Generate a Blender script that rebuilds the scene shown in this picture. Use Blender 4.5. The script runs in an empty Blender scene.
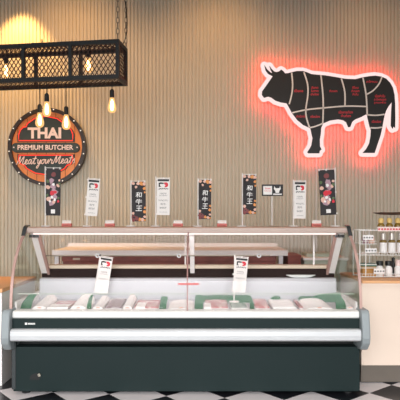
import bpy, bmesh, math, random
from mathutils import Vector, Matrix
random.seed(7)
C = bpy.context.scene.collection
SC = bpy.context.scene
F, HY, EYE = 532.0, 218.0, 1.263            # focal length and horizon in a 400 px frame, eye height in metres
def PX(px, Y): return (px - 200.0) / F * Y
def PZ(py, Y): return EYE - (py - HY) / F * Y
PI = math.pi

# ------------------------------------------------------------------ materials
def lin(c):
    def f(v):
        v /= 255.0
        return v / 12.92 if v <= 0.04045 else ((v + 0.055) / 1.055) ** 2.4
    return (f(c[0]), f(c[1]), f(c[2]), 1.0)
def newmat(name):
    m = bpy.data.materials.new(name); m.use_nodes = True
    nt = m.node_tree
    for n in list(nt.nodes): nt.nodes.remove(n)
    out = nt.nodes.new('ShaderNodeOutputMaterial')
    return m, nt, out
def mat(name, rgb, rough=0.6, metal=0.0, var=0.06, scale=8.0, spec=0.5, bump=0.0):
    m, nt, out = newmat(name)
    b = nt.nodes.new('ShaderNodeBsdfPrincipled')
    b.inputs['Roughness'].default_value = rough; b.inputs['Metallic'].default_value = metal
    b.inputs['Specular IOR Level'].default_value = spec
    tc = nt.nodes.new('ShaderNodeTexCoord'); nz = nt.nodes.new('ShaderNodeTexNoise')
    nz.inputs['Scale'].default_value = scale; nz.inputs['Detail'].default_value = 4
    nt.links.new(tc.outputs['Object'], nz.inputs['Vector'])
    mr = nt.nodes.new('ShaderNodeMapRange')
    mr.inputs['To Min'].default_value = 1 - var; mr.inputs['To Max'].default_value = 1 + var
    nt.links.new(nz.outputs['Fac'], mr.inputs['Value'])
    mx = nt.nodes.new('ShaderNodeVectorMath'); mx.operation = 'SCALE'
    l = lin(rgb); mx.inputs[0].default_value = l[:3]
    nt.links.new(mr.outputs['Result'], mx.inputs['Scale'])
    nt.links.new(mx.outputs['Vector'], b.inputs['Base Color'])
    if bump:
        bp = nt.nodes.new('ShaderNodeBump'); bp.inputs['Strength'].default_value = bump; bp.inputs['Distance'].default_value = 0.01
        nt.links.new(nz.outputs['Fac'], bp.inputs['Height']); nt.links.new(bp.outputs['Normal'], b.inputs['Normal'])
    nt.links.new(b.outputs['BSDF'], out.inputs['Surface'])
    return m
def emit(name, rgb, strength):
    m, nt, out = newmat(name)
    e = nt.nodes.new('ShaderNodeEmission'); e.inputs['Color'].default_value = lin(rgb); e.inputs['Strength'].default_value = strength
    nt.links.new(e.outputs['Emission'], out.inputs['Surface'])
    return m
def glass(name, tint=(250, 255, 252), refl=0.10, rough=0.02, ior=1.2):
    m, nt, out = newmat(name)
    t = nt.nodes.new('ShaderNodeBsdfTransparent'); t.inputs['Color'].default_value = lin(tint)
    g = nt.nodes.new('ShaderNodeBsdfGlossy'); g.inputs['Roughness'].default_value = rough
    fr = nt.nodes.new('ShaderNodeLayerWeight'); fr.inputs['Blend'].default_value = .5
    pw = nt.nodes.new('ShaderNodeMath'); pw.operation = 'POWER'; pw.inputs[1].default_value = 5.0
    ml = nt.nodes.new('ShaderNodeMath'); ml.operation = 'MULTIPLY_ADD'
    ml.inputs[1].default_value = .6; ml.inputs[2].default_value = refl
    nt.links.new(fr.outputs['Facing'], pw.inputs[0]); nt.links.new(pw.outputs['Value'], ml.inputs[0])
    mx = nt.nodes.new('ShaderNodeMixShader')
    nt.links.new(ml.outputs['Value'], mx.inputs['Fac']); nt.links.new(t.outputs['BSDF'], mx.inputs[1]); nt.links.new(g.outputs['BSDF'], mx.inputs[2])
    nt.links.new(mx.outputs['Shader'], out.inputs['Surface'])
    return m
def wood(name, a, b, scale=(2, 2, 30), rough=0.5):
    m, nt, out = newmat(name)
    p = nt.nodes.new('ShaderNodeBsdfPrincipled'); p.inputs['Roughness'].default_value = rough
    tc = nt.nodes.new('ShaderNodeTexCoord'); mp = nt.nodes.new('ShaderNodeMapping'); mp.inputs['Scale'].default_value = scale
    nz = nt.nodes.new('ShaderNodeTexNoise'); nz.inputs['Scale'].default_value = 2.0; nz.inputs['Detail'].default_value = 5
    cr = nt.nodes.new('ShaderNodeValToRGB')
    cr.color_ramp.elements[0].color = lin(a); cr.color_ramp.elements[1].color = lin(b)
    cr.color_ramp.elements[0].position = .3; cr.color_ramp.elements[1].position = .7
    nt.links.new(tc.outputs['Object'], mp.inputs['Vector']); nt.links.new(mp.outputs['Vector'], nz.inputs['Vector'])
    nt.links.new(nz.outputs['Fac'], cr.inputs['Fac']); nt.links.new(cr.outputs['Color'], p.inputs['Base Color'])
    nt.links.new(p.outputs['BSDF'], out.inputs['Surface'])
    return m
def marbled(name, red, fat, scale=22.0, edge=.5):
    m, nt, out = newmat(name)
    p = nt.nodes.new('ShaderNodeBsdfPrincipled'); p.inputs['Roughness'].default_value = .25
    tc = nt.nodes.new('ShaderNodeTexCoord')
    nz = nt.nodes.new('ShaderNodeTexNoise'); nz.inputs['Scale'].default_value = scale; nz.inputs['Detail'].default_value = 6; nz.inputs['Distortion'].default_value = 1.6
    cr = nt.nodes.new('ShaderNodeValToRGB')
    cr.color_ramp.elements[0].color = lin(red); cr.color_ramp.elements[1].color = lin(fat)
    cr.color_ramp.elements[0].position = edge - .06; cr.color_ramp.elements[1].position = edge + .08
    nt.links.new(tc.outputs['Object'], nz.inputs['Vector'])
    nt.links.new(nz.outputs['Fac'], cr.inputs['Fac']); nt.links.new(cr.outputs['Color'], p.inputs['Base Color'])
    nt.links.new(p.outputs['BSDF'], out.inputs['Surface'])
    return m

M = {
 'wall': mat('wall_paint', (208, 202, 186), .75, 0, .04, 3),
 'ceil': mat('ceiling_paint', (150, 118, 92), .8),
 'body': mat('case_green_black', (33, 45, 45), .45, 0, .05, 2, .12),
 'black': mat('matt_black', (18, 19, 20), .6),
 'dark': mat('dark_grey', (44, 50, 52), .45),
 'steel': mat('light_steel', (204, 206, 208), .35, .1),
 'cap': mat('grey_plastic', (146, 154, 157), .5),
 'ledge': mat('ledge_white', (232, 232, 228), .4),
 'white': mat('white_enamel', (238, 236, 233), .45),
 'offwhite': mat('offwhite', (246, 243, 240), .5),
 'cream': mat('cream_metal', (205, 190, 168), .5),
 'canopy': mat('canopy_beige', (198, 178, 168), .4, .15),
 'canopy_top': mat('canopy_wall_reflection', (158, 112, 86), .3, .3),  # brown stands in for the warm wall reflected in the steel top
 'rose': mat('rose_aluminium', (188, 152, 142), .4, .1),
 'liner': mat('liner_grey_white', (196, 197, 201), .5),
 'sill_dark': mat('dark_brown_plastic', (40, 26, 23), .6, 0, .06, 8, .1),
 'glass': glass('case_glass', (254, 253, 253), .010),
 'glass_edge': mat('glass_edge_rose', (158, 116, 112), .3),
 'glass_green': glass('greenish_side_glass', (240, 245, 242), .03),
 'acrylic': glass('clear_acrylic', (253, 253, 253), .03),
 'film': glass('cling_film', (240, 244, 242), .22, .12),
 'redclip': mat('red_clip', (222, 120, 118), .4),
 'wood_top': wood('counter_wood', (226, 164, 112), (240, 184, 132), (2, 14, 2)),
 'counter': mat('counter_cream', (240, 219, 202), .5, 0, .02),
 'counter_white': mat('counter_white', (248, 242, 238), .5),
 'kick': mat('dirty_grey_kick', (108, 99, 90), .6, 0, .16, 7),
 'redwood': wood('red_brown_wood', (118, 52, 44), (150, 72, 58), (4, 2, 12)),
 'crate': mat('pale_green_plastic', (176, 188, 170), .4),
 'iron': mat('black_iron', (38, 42, 44), .5, .3),
 'lit_iron': mat('bulb_lit_iron', (58, 36, 30), .55, .2),  # cage mesh: the bulbs' warm light painted into the black iron
 'chain': mat('chain_steel', (150, 145, 132), .35, .8),
 'bulb': None, 'core': emit('filament_glow', (255, 214, 150), 18.0),
 'brass': mat('aged_brass', (92, 62, 36), .4, .6),
 'badge': mat('badge_green_black', (52, 64, 60), .5),
 'rim': mat('rim_black_brown', (46, 36, 32), .45),
 'planks': wood('orange_planks', (248, 136, 64), (255, 166, 96), (6, 2, 1.2)),
 'plank_gap': mat('plank_gap', (120, 60, 34), .7),
 'neon_red': emit('red_neon', (255, 70, 52), 1.35),
 'letters': mat('sign_white', (246, 226, 222), .4),
 'stud': emit('stud_bulb', (255, 240, 220), 1.3),
 'bull': mat('bull_black', (36, 37, 39), .5),
 'bull_line': mat('bull_line_grey', (246, 242, 238), .5),
 'bull_text': mat('bull_red_text', (226, 62, 74), .5),
 'halo': emit('halo_pink_white', (255, 226, 222), 1.0),
 'halo_red': emit('halo_red_back', (255, 40, 32), 14.0),
 'flag_black': mat('flag_black', (46, 42, 44), .7),
 'flag_white': mat('flag_white', (236, 232, 228), .7),
 'ink': mat('ink_black', (34, 32, 34), .6), 'ink_grey': mat('ink_grey', (110, 108, 110), .6),
 'ink_red': mat('ink_red', (214, 44, 62), .6), 'ink_white': mat('ink_white', (240, 238, 236), .6),
 'ink_orange': mat('ink_orange', (226, 150, 84), .6), 'ink_maroon': mat('ink_maroon', (128, 62, 62), .6),
 'ink_pink': mat('ink_pink', (228, 184, 166), .6), 'ink_green': mat('ink_green', (92, 112, 72), .6),
 'card_red': mat('card_red', (206, 104, 92), .5),
 'leaf': mat('green_leaf_sheet', (22, 98, 56), .5, 0, .18, 30),
 'foam': mat('white_foam', (246, 246, 244), .5), 'paper': mat('white_paper', (248, 247, 244), .6),
 'meat_pink': marbled('marbled_pink', (196, 128, 128), (232, 208, 204), 26, .5),
 'meat_red': marbled('marbled_red', (150, 84, 88), (214, 176, 174), 20, .52),
 'meat_grey': marbled('vacuum_packed_grey', (140, 118, 120), (204, 196, 196), 14, .5),
 'clear_pack': marbled('icy_pack', (150, 170, 158), (226, 232, 228), 24, .5),
 'rack': mat('rack_white_wire', (236, 234, 230), .4),
 'gold': mat('gold_cap', (240, 204, 128), .35, .1), 'olive': mat('olive_oil', (140, 112, 48), .15),
 'silver': mat('silver_cap', (200, 192, 184), .3, .5), 'amberglass': mat('amber_glass', (128, 104, 56), .15),
 'label_white': mat('label_white', (240, 236, 234), .5), 'blackcap': mat('black_cap', (24, 24, 24), .4),
 'amber_wood': wood('amber_wood', (176, 124, 58), (198, 148, 82), (3, 2, 10)),
 'teal': mat('teal_cloth', (104, 134, 122), .7),
 'tray': wood('dark_tray_wood', (70, 44, 38), (104, 70, 58), (6, 6, 2)),
 'strip': mat('pink_white_strip', (240, 214, 208), .5),
 'ledtube': emit('led_tube', (255, 238, 232), 1.5),
 'dish': mat('white_dish', (238, 244, 240), .3),
 'lav': mat('lavender_packet', (176, 140, 152), .5),
}
def bulb_mat():
    m, nt, out = newmat('amber_bulb_glass')
    t = nt.nodes.new('ShaderNodeBsdfTransparent'); t.inputs['Color'].default_value = (1, .86, .66, 1)
    e = nt.nodes.new('ShaderNodeEmission'); e.inputs['Color'].default_value = (1, .55, .22, 1); e.inputs['Strength'].default_value = 1.5
    lw = nt.nodes.new('ShaderNodeLayerWeight'); lw.inputs['Blend'].default_value = .35
    mx = nt.nodes.new('ShaderNodeMixShader'); mr = nt.nodes.new('ShaderNodeMapRange')
    mr.inputs['To Min'].default_value = .45; mr.inputs['To Max'].default_value = .6
    nt.links.new(lw.outputs['Facing'], mr.inputs['Value']); nt.links.new(mr.outputs['Result'], mx.inputs['Fac'])
    nt.links.new(t.outputs['BSDF'], mx.inputs[1]); nt.links.new(e.outputs['Emission'], mx.inputs[2])
    nt.links.new(mx.outputs['Shader'], out.inputs['Surface'])
    return m
M['bulb'] = bulb_mat()

# ------------------------------------------------------------------ mesh building
def spline(pts, n=6, closed=False):
    P = [Vector(p) for p in pts]; out = []
    N = len(P); rng = N if closed else N - 1
    for i in range(rng):
        if closed: a, b, c, d = P[(i-1) % N], P[i], P[(i+1) % N], P[(i+2) % N]
        else: a, b, c, d = P[max(i-1, 0)], P[i], P[i+1], P[min(i+2, N-1)]
        for k in range(n):
            t = k / n
            out.append(0.5*((2*b) + (c-a)*t + (2*a-5*b+4*c-d)*t*t + (3*b-a-3*c+d)*t*t*t))
    if not closed: out.append(P[-1])
    return out
class MB:
    def __init__(s): s.bm = bmesh.new()
    def box(s, x0, x1, y0, y1, z0, z1, mp=None):
        v = [(x, y, z) for x in (x0, x1) for y in (y0, y1) for z in (z0, z1)]
        if mp: v = [mp(*p) for p in v]
        v = [s.bm.verts.new(p) for p in v]
        for f in ((0,1,3,2),(4,6,7,5),(0,4,5,1),(2,3,7,6),(0,2,6,4),(1,5,7,3)): s.bm.faces.new([v[i] for i in f])
        return s
    def prism(s, poly, mp, d0, d1):
        a = [s.bm.verts.new(mp(p[0], p[1], d0)) for p in poly]; b = [s.bm.verts.new(mp(p[0], p[1], d1)) for p in poly]
        s.bm.faces.new(a); s.bm.faces.new(b[::-1])
        n = len(poly)
        for i in range(n): s.bm.faces.new([a[i], b[i], b[(i+1) % n], a[(i+1) % n]])
        return s
    def tube(s, pts, r, n=8, closed=False, sc=None):
        P = [Vector(p) for p in pts]; N = len(P); rings = []
        up = None
        for i, p in enumerate(P):
            if closed: t = P[(i+1) % N] - P[(i-1) % N]
            else: t = P[min(i+1, N-1)] - P[max(i-1, 0)]
            if t.length < 1e-9: t = Vector((0, 0, 1))
            t.normalize()
            if up is None:
                up = Vector((0, 1, 0)) if abs(t.y) < .9 else Vector((1, 0, 0))
            u = (up - t * up.dot(t))
            if u.length < 1e-6: u = t.orthogonal()
            u.normalize(); up = u; w = t.cross(u)
            rr = r if sc is None else r * sc[i]
            rings.append([s.bm.verts.new(p + (u*math.cos(2*PI*k/n) + w*math.sin(2*PI*k/n))*rr) for k in range(n)])
        for i in range(N if closed else N-1):
            A, B = rings[i], rings[(i+1) % N]
            for k in range(n): s.bm.faces.new([A[k], A[(k+1) % n], B[(k+1) % n], B[k]])
        if not closed:
            s.bm.faces.new(rings[0][::-1]); s.bm.faces.new(rings[-1])
        return s
    def lathe(s, prof, c, n=20, sx=1, sy=1):
        rings = []
        for r, z in prof:
            rings.append([s.bm.verts.new((c[0]+r*sx*math.cos(2*PI*k/n), c[1]+r*sy*math.sin(2*PI*k/n), c[2]+z)) for k in range(n)])
        for i in range(len(rings)-1):
            for k in range(n): s.bm.faces.new([rings[i][k], rings[i][(k+1) % n], rings[i+1][(k+1) % n], rings[i+1][k]])
        s.bm.faces.new(rings[0][::-1]); s.bm.faces.new(rings[-1])
        return s
    def sheet(s, pts2, x0, x1, t, segs=1):
        """strip that follows the (y, z) line pts2 between x0 and x1, t thick to its outside"""
        P = [Vector((p[0], p[1])) for p in pts2]; N = len(P); q = []
        for i in range(N):
            d = P[min(i+1, N-1)] - P[max(i-1, 0)]; d.normalize()
            q.append(P[i] + Vector((-d.y, d.x)) * t)
        poly = P + q[::-1]
        va = [s.bm.verts.new((x0, p.x, p.y)) for p in poly]; vb = [s.bm.verts.new((x1, p.x, p.y)) for p in poly]
        n = len(poly)
        for i in range(n): s.bm.faces.new([va[i], vb[i], vb[(i+1) % n], va[(i+1) % n]])
        for i in range(N-1):
            s.bm.faces.new([va[i], va[i+1], va[n-2-i], va[n-1-i]]); s.bm.faces.new([vb[i], vb[n-1-i], vb[n-2-i], vb[i+1]])
        return s
    def text(s, body, w, h, cu, cv, mp, d=0.001, bold=0.0, shear=0.0):
        """lettering fitted to a w x h box centred on (cu, cv) of the mapping"""
        c = bpy.data.curves.new('t', 'FONT'); c.body = body; c.offset = bold; c.shear = shear; c.resolution_u = 3
        o = bpy.data.objects.new('t', c); C.objects.link(o)
        dg = bpy.context.evaluated_depsgraph_get(); dg.update()
        me = bpy.data.meshes.new_from_object(o.evaluated_get(dg))
        bpy.data.objects.remove(o); bpy.data.curves.remove(c)
        xs = [v.co.x for v in me.vertices]; ys = [v.co.y for v in me.vertices]
        if not xs: return s
        x0, x1, y0, y1 = min(xs), max(xs), min(ys), max(ys)
        vs = []
        for v in me.vertices:
            vs.append(s.bm.verts.new(mp(cu + ((v.co.x-x0)/(x1-x0)-.5)*w, cv + ((v.co.y-y0)/max(y1-y0, 1e-6)-.5)*h, d)))
        for p in me.polygons:
            try: s.bm.faces.new([vs[i] for i in p.vertices])
            except ValueError: pass
        bpy.data.meshes.remove(me)
        return s
    def blob(s, cu, cv, r, mp, d, n=9, jag=.3, ry=None):
        k0 = random.random()*6
        poly = [(cu + r*math.cos(2*PI*k/n+k0)*(1+random.uniform(-jag, jag)), cv + (ry or r)*math.sin(2*PI*k/n+k0)*(1+random.uniform(-jag, jag))) for k in range(n)]
        return s.prism(poly, mp, d, d-.0006)
    def build(s, name, m, parent=None, origin=None, smooth=False, bevel=0.0, recalc=True, bseg=2):
        bm = s.bm
        if recalc: bmesh.ops.recalc_face_normals(bm, faces=bm.faces[:])
        if origin is None: origin = ORG[parent] if parent else Vector((0, 0, 0))
        origin = Vector(origin)
        bmesh.ops.translate(bm, vec=-origin, verts=bm.verts[:])
        if smooth:
            for f in bm.faces: f.smooth = True
        me = bpy.data.meshes.new(name); bm.to_mesh(me); bm.free()
        me.materials.append(m)
        o = bpy.data.objects.new(name, me); C.objects.link(o)
        if parent: o.parent = parent
        else: o.location = origin
        ORG[o] = origin
        if bevel:
            b = o.modifiers.new('bevel', 'BEVEL'); b.width = bevel; b.segments = bseg; b.limit_method = 'ANGLE'
        return o
ORG = {}
def tag(o, label=None, cat=None, group=None, kind=None):
    if label: o['label'] = label
    if cat: o['category'] = cat
    if group: o['group'] = group
    if kind: o['kind'] = kind
    return o
def thing(name, loc, label, cat, group=None):
    o = bpy.data.objects.new(name, None); C.objects.link(o); o.location = loc; o.empty_display_size = .05
    ORG[o] = Vector(loc)
    return tag(o, label, cat, group)
def copy_tree(o, loc, label=None, rz=0.0):
    def rec(a, par):
        c = a.copy(); C.objects.link(c)
        if par: c.parent = par
        for ch in a.children: rec(ch, c)
        return c
    r = rec(o, None); r.location = loc; r.rotation_euler.z = rz
    if label: r['label'] = label
    return r
ident = lambda x, y, z: (x, y, z)
def wallmap(Y):                    # (px, py, depth towards the room) on the plane at distance Y
    return lambda u, v, d: (PX(u, Y), Y - d, PZ(v, Y))

# ------------------------------------------------------------------ the setting
WY = 6.0
mb = MB(); per = 0.0406; x = -4.6; prof = []
while x < 4.6:
    for fx, d in ((0, .0), (.20, .0), (.27, .013), (.45, .017), (.75, .017), (.93, .013)):
        prof.append((x + fx*per, WY - d))
    x += per
va = [mb.bm.verts.new((p[0], p[1], 0)) for p in prof]; vb = [mb.bm.verts.new((p[0], p[1], 3.95)) for p in prof]
for i in range(len(prof)-1): mb.bm.faces.new([va[i], va[i+1], vb[i+1], vb[i]])
w = mb.build('wall_back', M['wall'], recalc=False); tag(w, 'greige vertically fluted wall behind the counter', 'wall', kind='structure')
so = w.modifiers.new('thick', 'SOLIDIFY'); so.thickness = .05; so.offset = -1
mb = MB(); mb.box(-4.6, 4.6, WY-.035, WY-.018, .0, .10)
tag(mb.build('baseboard_back', M['dark']), 'dark baseboard along the fluted wall', 'baseboard', kind='structure')

def floor_mat():
    m, nt, out = newmat('checker_tiles')
    p = nt.nodes.new('ShaderNodeBsdfPrincipled'); p.inputs['Roughness'].default_value = .3
    tc = nt.nodes.new('ShaderNodeTexCoord')
    vx = nt.nodes.new('ShaderNodeVectorMath'); vx.operation = 'SUBTRACT'; vx.inputs[1].default_value = (.172, 3.733, 0)
    vr = nt.nodes.new('ShaderNodeVectorRotate'); vr.rotation_type = 'Z_AXIS'; vr.inputs['Angle'].default_value = -math.radians(39.35)
    vs = nt.nodes.new('ShaderNodeVectorMath'); vs.operation = 'SCALE'; vs.inputs['Scale'].default_value = 1/.2927
    va_ = nt.nodes.new('ShaderNodeVectorMath'); va_.operation = 'ADD'; va_.inputs[1].default_value = (100, 100, .5)
    ck = nt.nodes.new('ShaderNodeTexChecker'); ck.inputs['Scale'].default_value = 1.0
    ck.inputs['Color1'].default_value = lin((242, 234, 234)); ck.inputs['Color2'].default_value = lin((30, 31, 36))
    nz = nt.nodes.new('ShaderNodeTexNoise'); nz.inputs['Scale'].default_value = 5
    mx = nt.nodes.new('ShaderNodeMix'); mx.data_type = 'RGBA'; mx.blend_type = 'MULTIPLY'; mx.inputs['Factor'].default_value = .12
    L = nt.links.new
    L(tc.outputs['Object'], vx.inputs[0]); L(vx.outputs[0], vr.inputs['Vector']); L(vr.outputs[0], vs.inputs[0]); L(vs.outputs[0], va_.inputs[0])
    L(va_.outputs[0], ck.inputs['Vector']); L(ck.outputs['Color'], mx.inputs[6]); L(nz.outputs['Fac'], mx.inputs[7])
    L(tc.outputs['Object'], nz.inputs['Vector']); L(mx.outputs[2], p.inputs['Base Color']); L(p.outputs['BSDF'], out.inputs['Surface'])
    return m
mb = MB(); mb.box(-4.6, 4.6, -1.0, WY+.05, -.06, 0)
tag(mb.build('floor', floor_mat()), 'black and white checkered tile floor laid diagonally', 'floor', kind='structure')
mb = MB(); mb.box(-4.6, 4.6, .6, WY+.05, 3.95, 4.05)
tag(mb.build('ceiling', M['ceil']), 'brown ceiling above the butcher counter', 'ceiling', kind='structure')

# ------------------------------------------------------------------ display case
X0, X1, XC = -1.35, 1.15, -.09
case = thing('meat_display_case', (-.1, 4.1, 0), 'long curved-glass refrigerated meat display case with dark green front on checkered floor', 'display case')
P_ = dict(parent=case)
MB().box(-1.336, 1.143, 3.80, 4.50, .023, .342).build('front_panel', M['body'], case, bevel=.006)
MB().box(-1.32, 1.13, 3.90, 4.52, .336, .50).build('recess', M['black'], case)
MB().box(-1.345, -1.315, 3.795, 3.83, .04, .40).build('corner_post', M['dark'], case, bevel=.004)
for fx in (-1.26, 1.07):
    for fy in (3.86, 4.42):
        MB().lathe([(.03, 0), (.03, .012), (.016, .016), (.016, .034)], (fx, fy, 0), 14).build('foot', M['black'], case)
# rounded bumper
bp = [(3.75, .486), (3.716, .484), (3.703, .472), (3.70, .442), (3.703, .412), (3.716, .402), (3.75, .399)]
mb = MB(); mb.prism(bp, lambda u, v, d: (d, u, v), -1.322, 1.122); mb.build('bumper', M['steel'], case)
MB().box(-1.322, 1.122, 3.745, 3.90, .476, .556).build('front_band', M['body'], case, bevel=.003)
lp = [(3.84, .606), (3.77, .606), (3.755, .602), (3.75, .592), (3.75, .566), (3.757, .555), (3.84, .555)]
mb = MB(); mb.prism(lp, lambda u, v, d: (d, u, v), -1.322, 1.122); mb.build('front_ledge', M['ledge'], case)
# grey end caps
ep = [(3.72, .622), (3.70, .60), (3.685, .50), (3.675, .43), (3.685, .39), (3.74, .335), (3.82, .325), (4.5, .325), (4.5, .622)]
for a, b in ((-1.382, -1.324), (1.124, 1.182)):
    mb = MB(); mb.prism(ep, lambda u, v, d: (d, u, v), a, b); mb.build('end_cap', M['cap'], case, bevel=.012)
# maker's plate: a small square mark and a worn strip of letters
mb = MB(); mp = wallmap(3.745)
plate = mb.box(PX(25, 3.745), PX(27.2, 3.745), 3.7435, 3.747, PZ(324.8, 3.745), PZ(322.6, 3.745))
for k in range(7):
    a = 28 + k*1.05
    mb.box(PX(a, 3.745), PX(a+.75, 3.745), 3.7435, 3.747, PZ(324.6, 3.745), PZ(322.9, 3.745))
tag(mb.build('maker_plate', M['ink_white'], case), 'small white maker mark')
# latch and its recess on the lower front panel
lt = MB().prism([(29.5, 379.5), (30.5, 376), (33, 374), (40, 372.6), (41, 376), (39, 380)], wallmap(3.80), .001, -.004).build('latch_recess', M['black'], case)
mb = MB(); mb.lathe([(.011, 0), (.011, .012)], (0, 0, 0), 12)
for v in mb.bm.verts: v.co = Vector((PX(39.2, 3.79)+v.co.x, 3.799-v.co.z, PZ(375, 3.79)+v.co.y))
mb.build('latch_knob', M['chain'], lt)
# curved front glass
GP = [(p.x, p.y) for p in spline([(3.775, .606), (3.783, .70), (3.797, .784), (3.823, .87), (3.861, .944), (3.918, 1.02), (3.99, 1.085), (4.065, 1.135), (4.11, 1.155)], 3)]
for a, b in ((X0+.035, XC-.004), (XC+.004, X1-.035)):
    MB().sheet(GP, a, b, .006).build('front_glass', M['glass'], case, smooth=False)
for a, b in ((X0, X0+.019), (X1-.019, X1)):
    MB().sheet(GP, a, b, .010).build('edge_trim', M['rose'], case, smooth=False)
# joint between the two front panes
mb = MB().sheet(GP, XC-.005, XC+.005, .010); jt = mb.build('glass_joint', M['glass_edge'], case)
yy = 3.80
MB().box(PX(178, yy), PX(199, yy), 3.775, 3.789, PZ(284.6, yy), PZ(282.8, yy)).build('joint_clip', M['redclip'], jt, bevel=.003)
# side glass
sp = GP + [(4.47, 1.155), (4.47, .62)]
for a, b in ((X0+.008, X0+.014), (X1-.014, X1-.008)):
    mb = MB(); mb.prism(sp, lambda u, v, d: (d, u, v), a, b); mb.build('side_glass', M['glass_green'], case)
# canopy
cp = [(4.10, 1.145), (4.085, 1.152), (4.08, 1.17), (4.085, 1.186), (4.10, 1.19), (4.50, 1.19), (4.50, 1.15)]
mb = MB(); mb.prism(cp, lambda u, v, d: (d, u, v), X0+.004, X1-.004); mb.build('canopy', M['canopy'], case)
MB().box(X0+.03, X1-.03, 4.095, 4.49, 1.1895, 1.192).build('canopy_top', M['canopy_top'], case)
MB().box(PX(33, 4.1), PX(336, 4.1), 4.095, 4.125, 1.135, 1.145).build('light_tube', M['ledtube'], case, bevel=.004)
ct = spline([(4.04, 1.125), (4.07, 1.165), (4.10, 1.193), (4.16, 1.20)], 4)
for a, b in ((X0-.006, X0+.022), (X1-.022, X1+.006)):
    MB().sheet([(p.x, p.y) for p in ct], a, b, .008).build('canopy_bracket', M['dark'], case)
for a, b in ((29, 39.5), (335.5, 345.5)):
    mb = MB()
    for k in range(3):
        w_ = (b-a)/3; mb.box(PX(a+k*w_, 4.13), PX(a+k*w_+w_*.72, 4.13), 4.13, 4.15, PZ(237.6, 4.13), PZ(234.8, 4.13))
    mb.build('hinge', M['dark'], case)
# slanted inner brackets
for a, b, nm in ((-1.325, -1.262, 0), (1.062, 1.125, 0), (-.082, -.045, 0)):
    q = [(4.15, 1.145), (4.45, .79)]
    br = MB().sheet(q, a, b, .022).build('slanted_bracket', M['offwhite'], case, bevel=.003)
    s_ = 1 if a < -.5 else -1
    e = b if a < -.5 else a
    if a != -.082: MB().sheet([(4.143, 1.14), (4.443, .785)], e-.010, e+.010, .026).build('bracket_edge', M['rose'], br)
# interior
MB().box(X0+.03, X1-.03, 3.842, 4.37, .575, .598).build('deck', M['liner'], case)
MB().box(X0+.03, X1-.03, 4.37, 4.48, .575, .767).build('back_panel', M['liner'], case, bevel=.006)
MB().box(X0+.03, X1-.03, 4.44, 4.50, .767, .842).build('rear_sill_seal', M['sill_dark'], case)
MB().box(X0+.03, X1-.03, 4.425, 4.52, .842, .870).build('rear_sill', M['cream'], case, bevel=.003)
for a, b in ((X0+.016, X0+.03), (X1-.03, X1-.016)):
    MB().box(a, b, 3.83, 4.45, .60, .66).build('side_liner', M['offwhite'], case)
for a, b, yy in ((X0+.03, XC+.04, 4.47), (XC-.04, X1-.03, 4.49)):
    dr = MB().box(a, b, yy, yy+.005, .870, 1.148).build('rear_door', M['glass'], case)
    for e in (a, b-.012):
        MB().box(e, e+.012, yy-.003, yy+.008, .870, 1.148).build('door_stile', M['offwhite'], dr)
MB().box(PX(312.8, 4.47), PX(314.4, 4.47), 4.460, 4.468, .870, 1.148).build('door_stile', M['offwhite'], case)
# rail inside with ring clamps
RY, RZ = 4.30, PZ(255.6, 4.30)
mb = MB().tube([(PX(46, RY), RY, RZ), (PX(270, RY), RY, RZ)], .0055, 8); rl = mb.build('hanging_rail', M['chain'], case)
for px in (97.5, 179, 259):
    ring = [(PX(px, RY)+.014*math.cos(t*PI/6), RY-.002, RZ+.014*math.sin(t*PI/6)) for t in range(12)]
    MB().tube(ring, .0055, 6, closed=True).build('ring_clamp', M['steel'], rl)
# low acrylic riser at the front of the deck
MB().box(X0+.04, X1-.04, 3.832, 3.836, .60, PZ(293.5, 3.84)).build('front_riser', M['acrylic'], case)
MB().box(X0+.04, X1-.04, 3.831, 3.837, PZ(294.1, 3.84), PZ(293.3, 3.84)).build('riser_edge_shine', M['crate'], case)  # pale strip painted in as the reflection along the riser's top edge

# ------------------------------------------------------------------ behind the case
tb = thing('work_table', (-.3, 5.4, 0), 'white work table standing in the aisle behind the display case', 'table')
MB().box(-1.42, PX(288, 5.1), 5.1, 5.75, .899, .956).build('tabletop', M['offwhite'], tb, bevel=.005)
MB().box(-1.42, PX(286, 5.15), 5.73, 5.75, .956, .993).build('backsplash', M['offwhite'], tb)
for lx in (-1.38, .78):
    for ly in (5.14, 5.70): MB().box(lx-.02, lx+.02, ly-.02, ly+.02, 0, .899).build('leg', M['steel'], tb)
ch = thing('wooden_chest', (-.2, 5.45, 0), 'long red-brown wooden chest under the white work table', 'chest')
MB().box(-1.34, .74, 5.20, 5.66, 0, .84).build('body', M['redwood'], ch, bevel=.004)
MB().box(-1.345, .745, 5.185, 5.675, .84, .895).build('lid', M['redwood'], ch, bevel=.004)
mb = MB(); mb.box(PX(73, 5.185), PX(80, 5.185), 5.178, 5.186, PZ(260, 5.185), PZ(258, 5.185)); mb.build('handle', M['cream'], ch)
bx = thing('storage_box', (.90, 5.40, 0), 'tall red-brown storage box beside the right end of the white table', 'box')
MB().box(.862, .99, 5.22, 5.62, 0, .87).build('body', M['redwood'], bx, bevel=.004)
MB().box(.857, .995, 5.215, 5.625, .87, .90).build('lid', M['redwood'], bx, bevel=.004)
ct = thing('crate', (1.2, 5.4, 0), 'pale green plastic crate stack right of the red-brown box behind the case', 'crate')
MB().box(1.02, 1.44, 5.2, 5.6, 0, .85).build('body', M['crate'], ct, bevel=.006)
MB().box(1.01, 1.45, 5.19, 5.61, .85, .875).build('rim', M['offwhite'], ct, bevel=.004)
MB().box(1.06, 1.34, 5.3, 5.55, .875, .91).build('lid', M['crate'], ct, bevel=.004)
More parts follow.
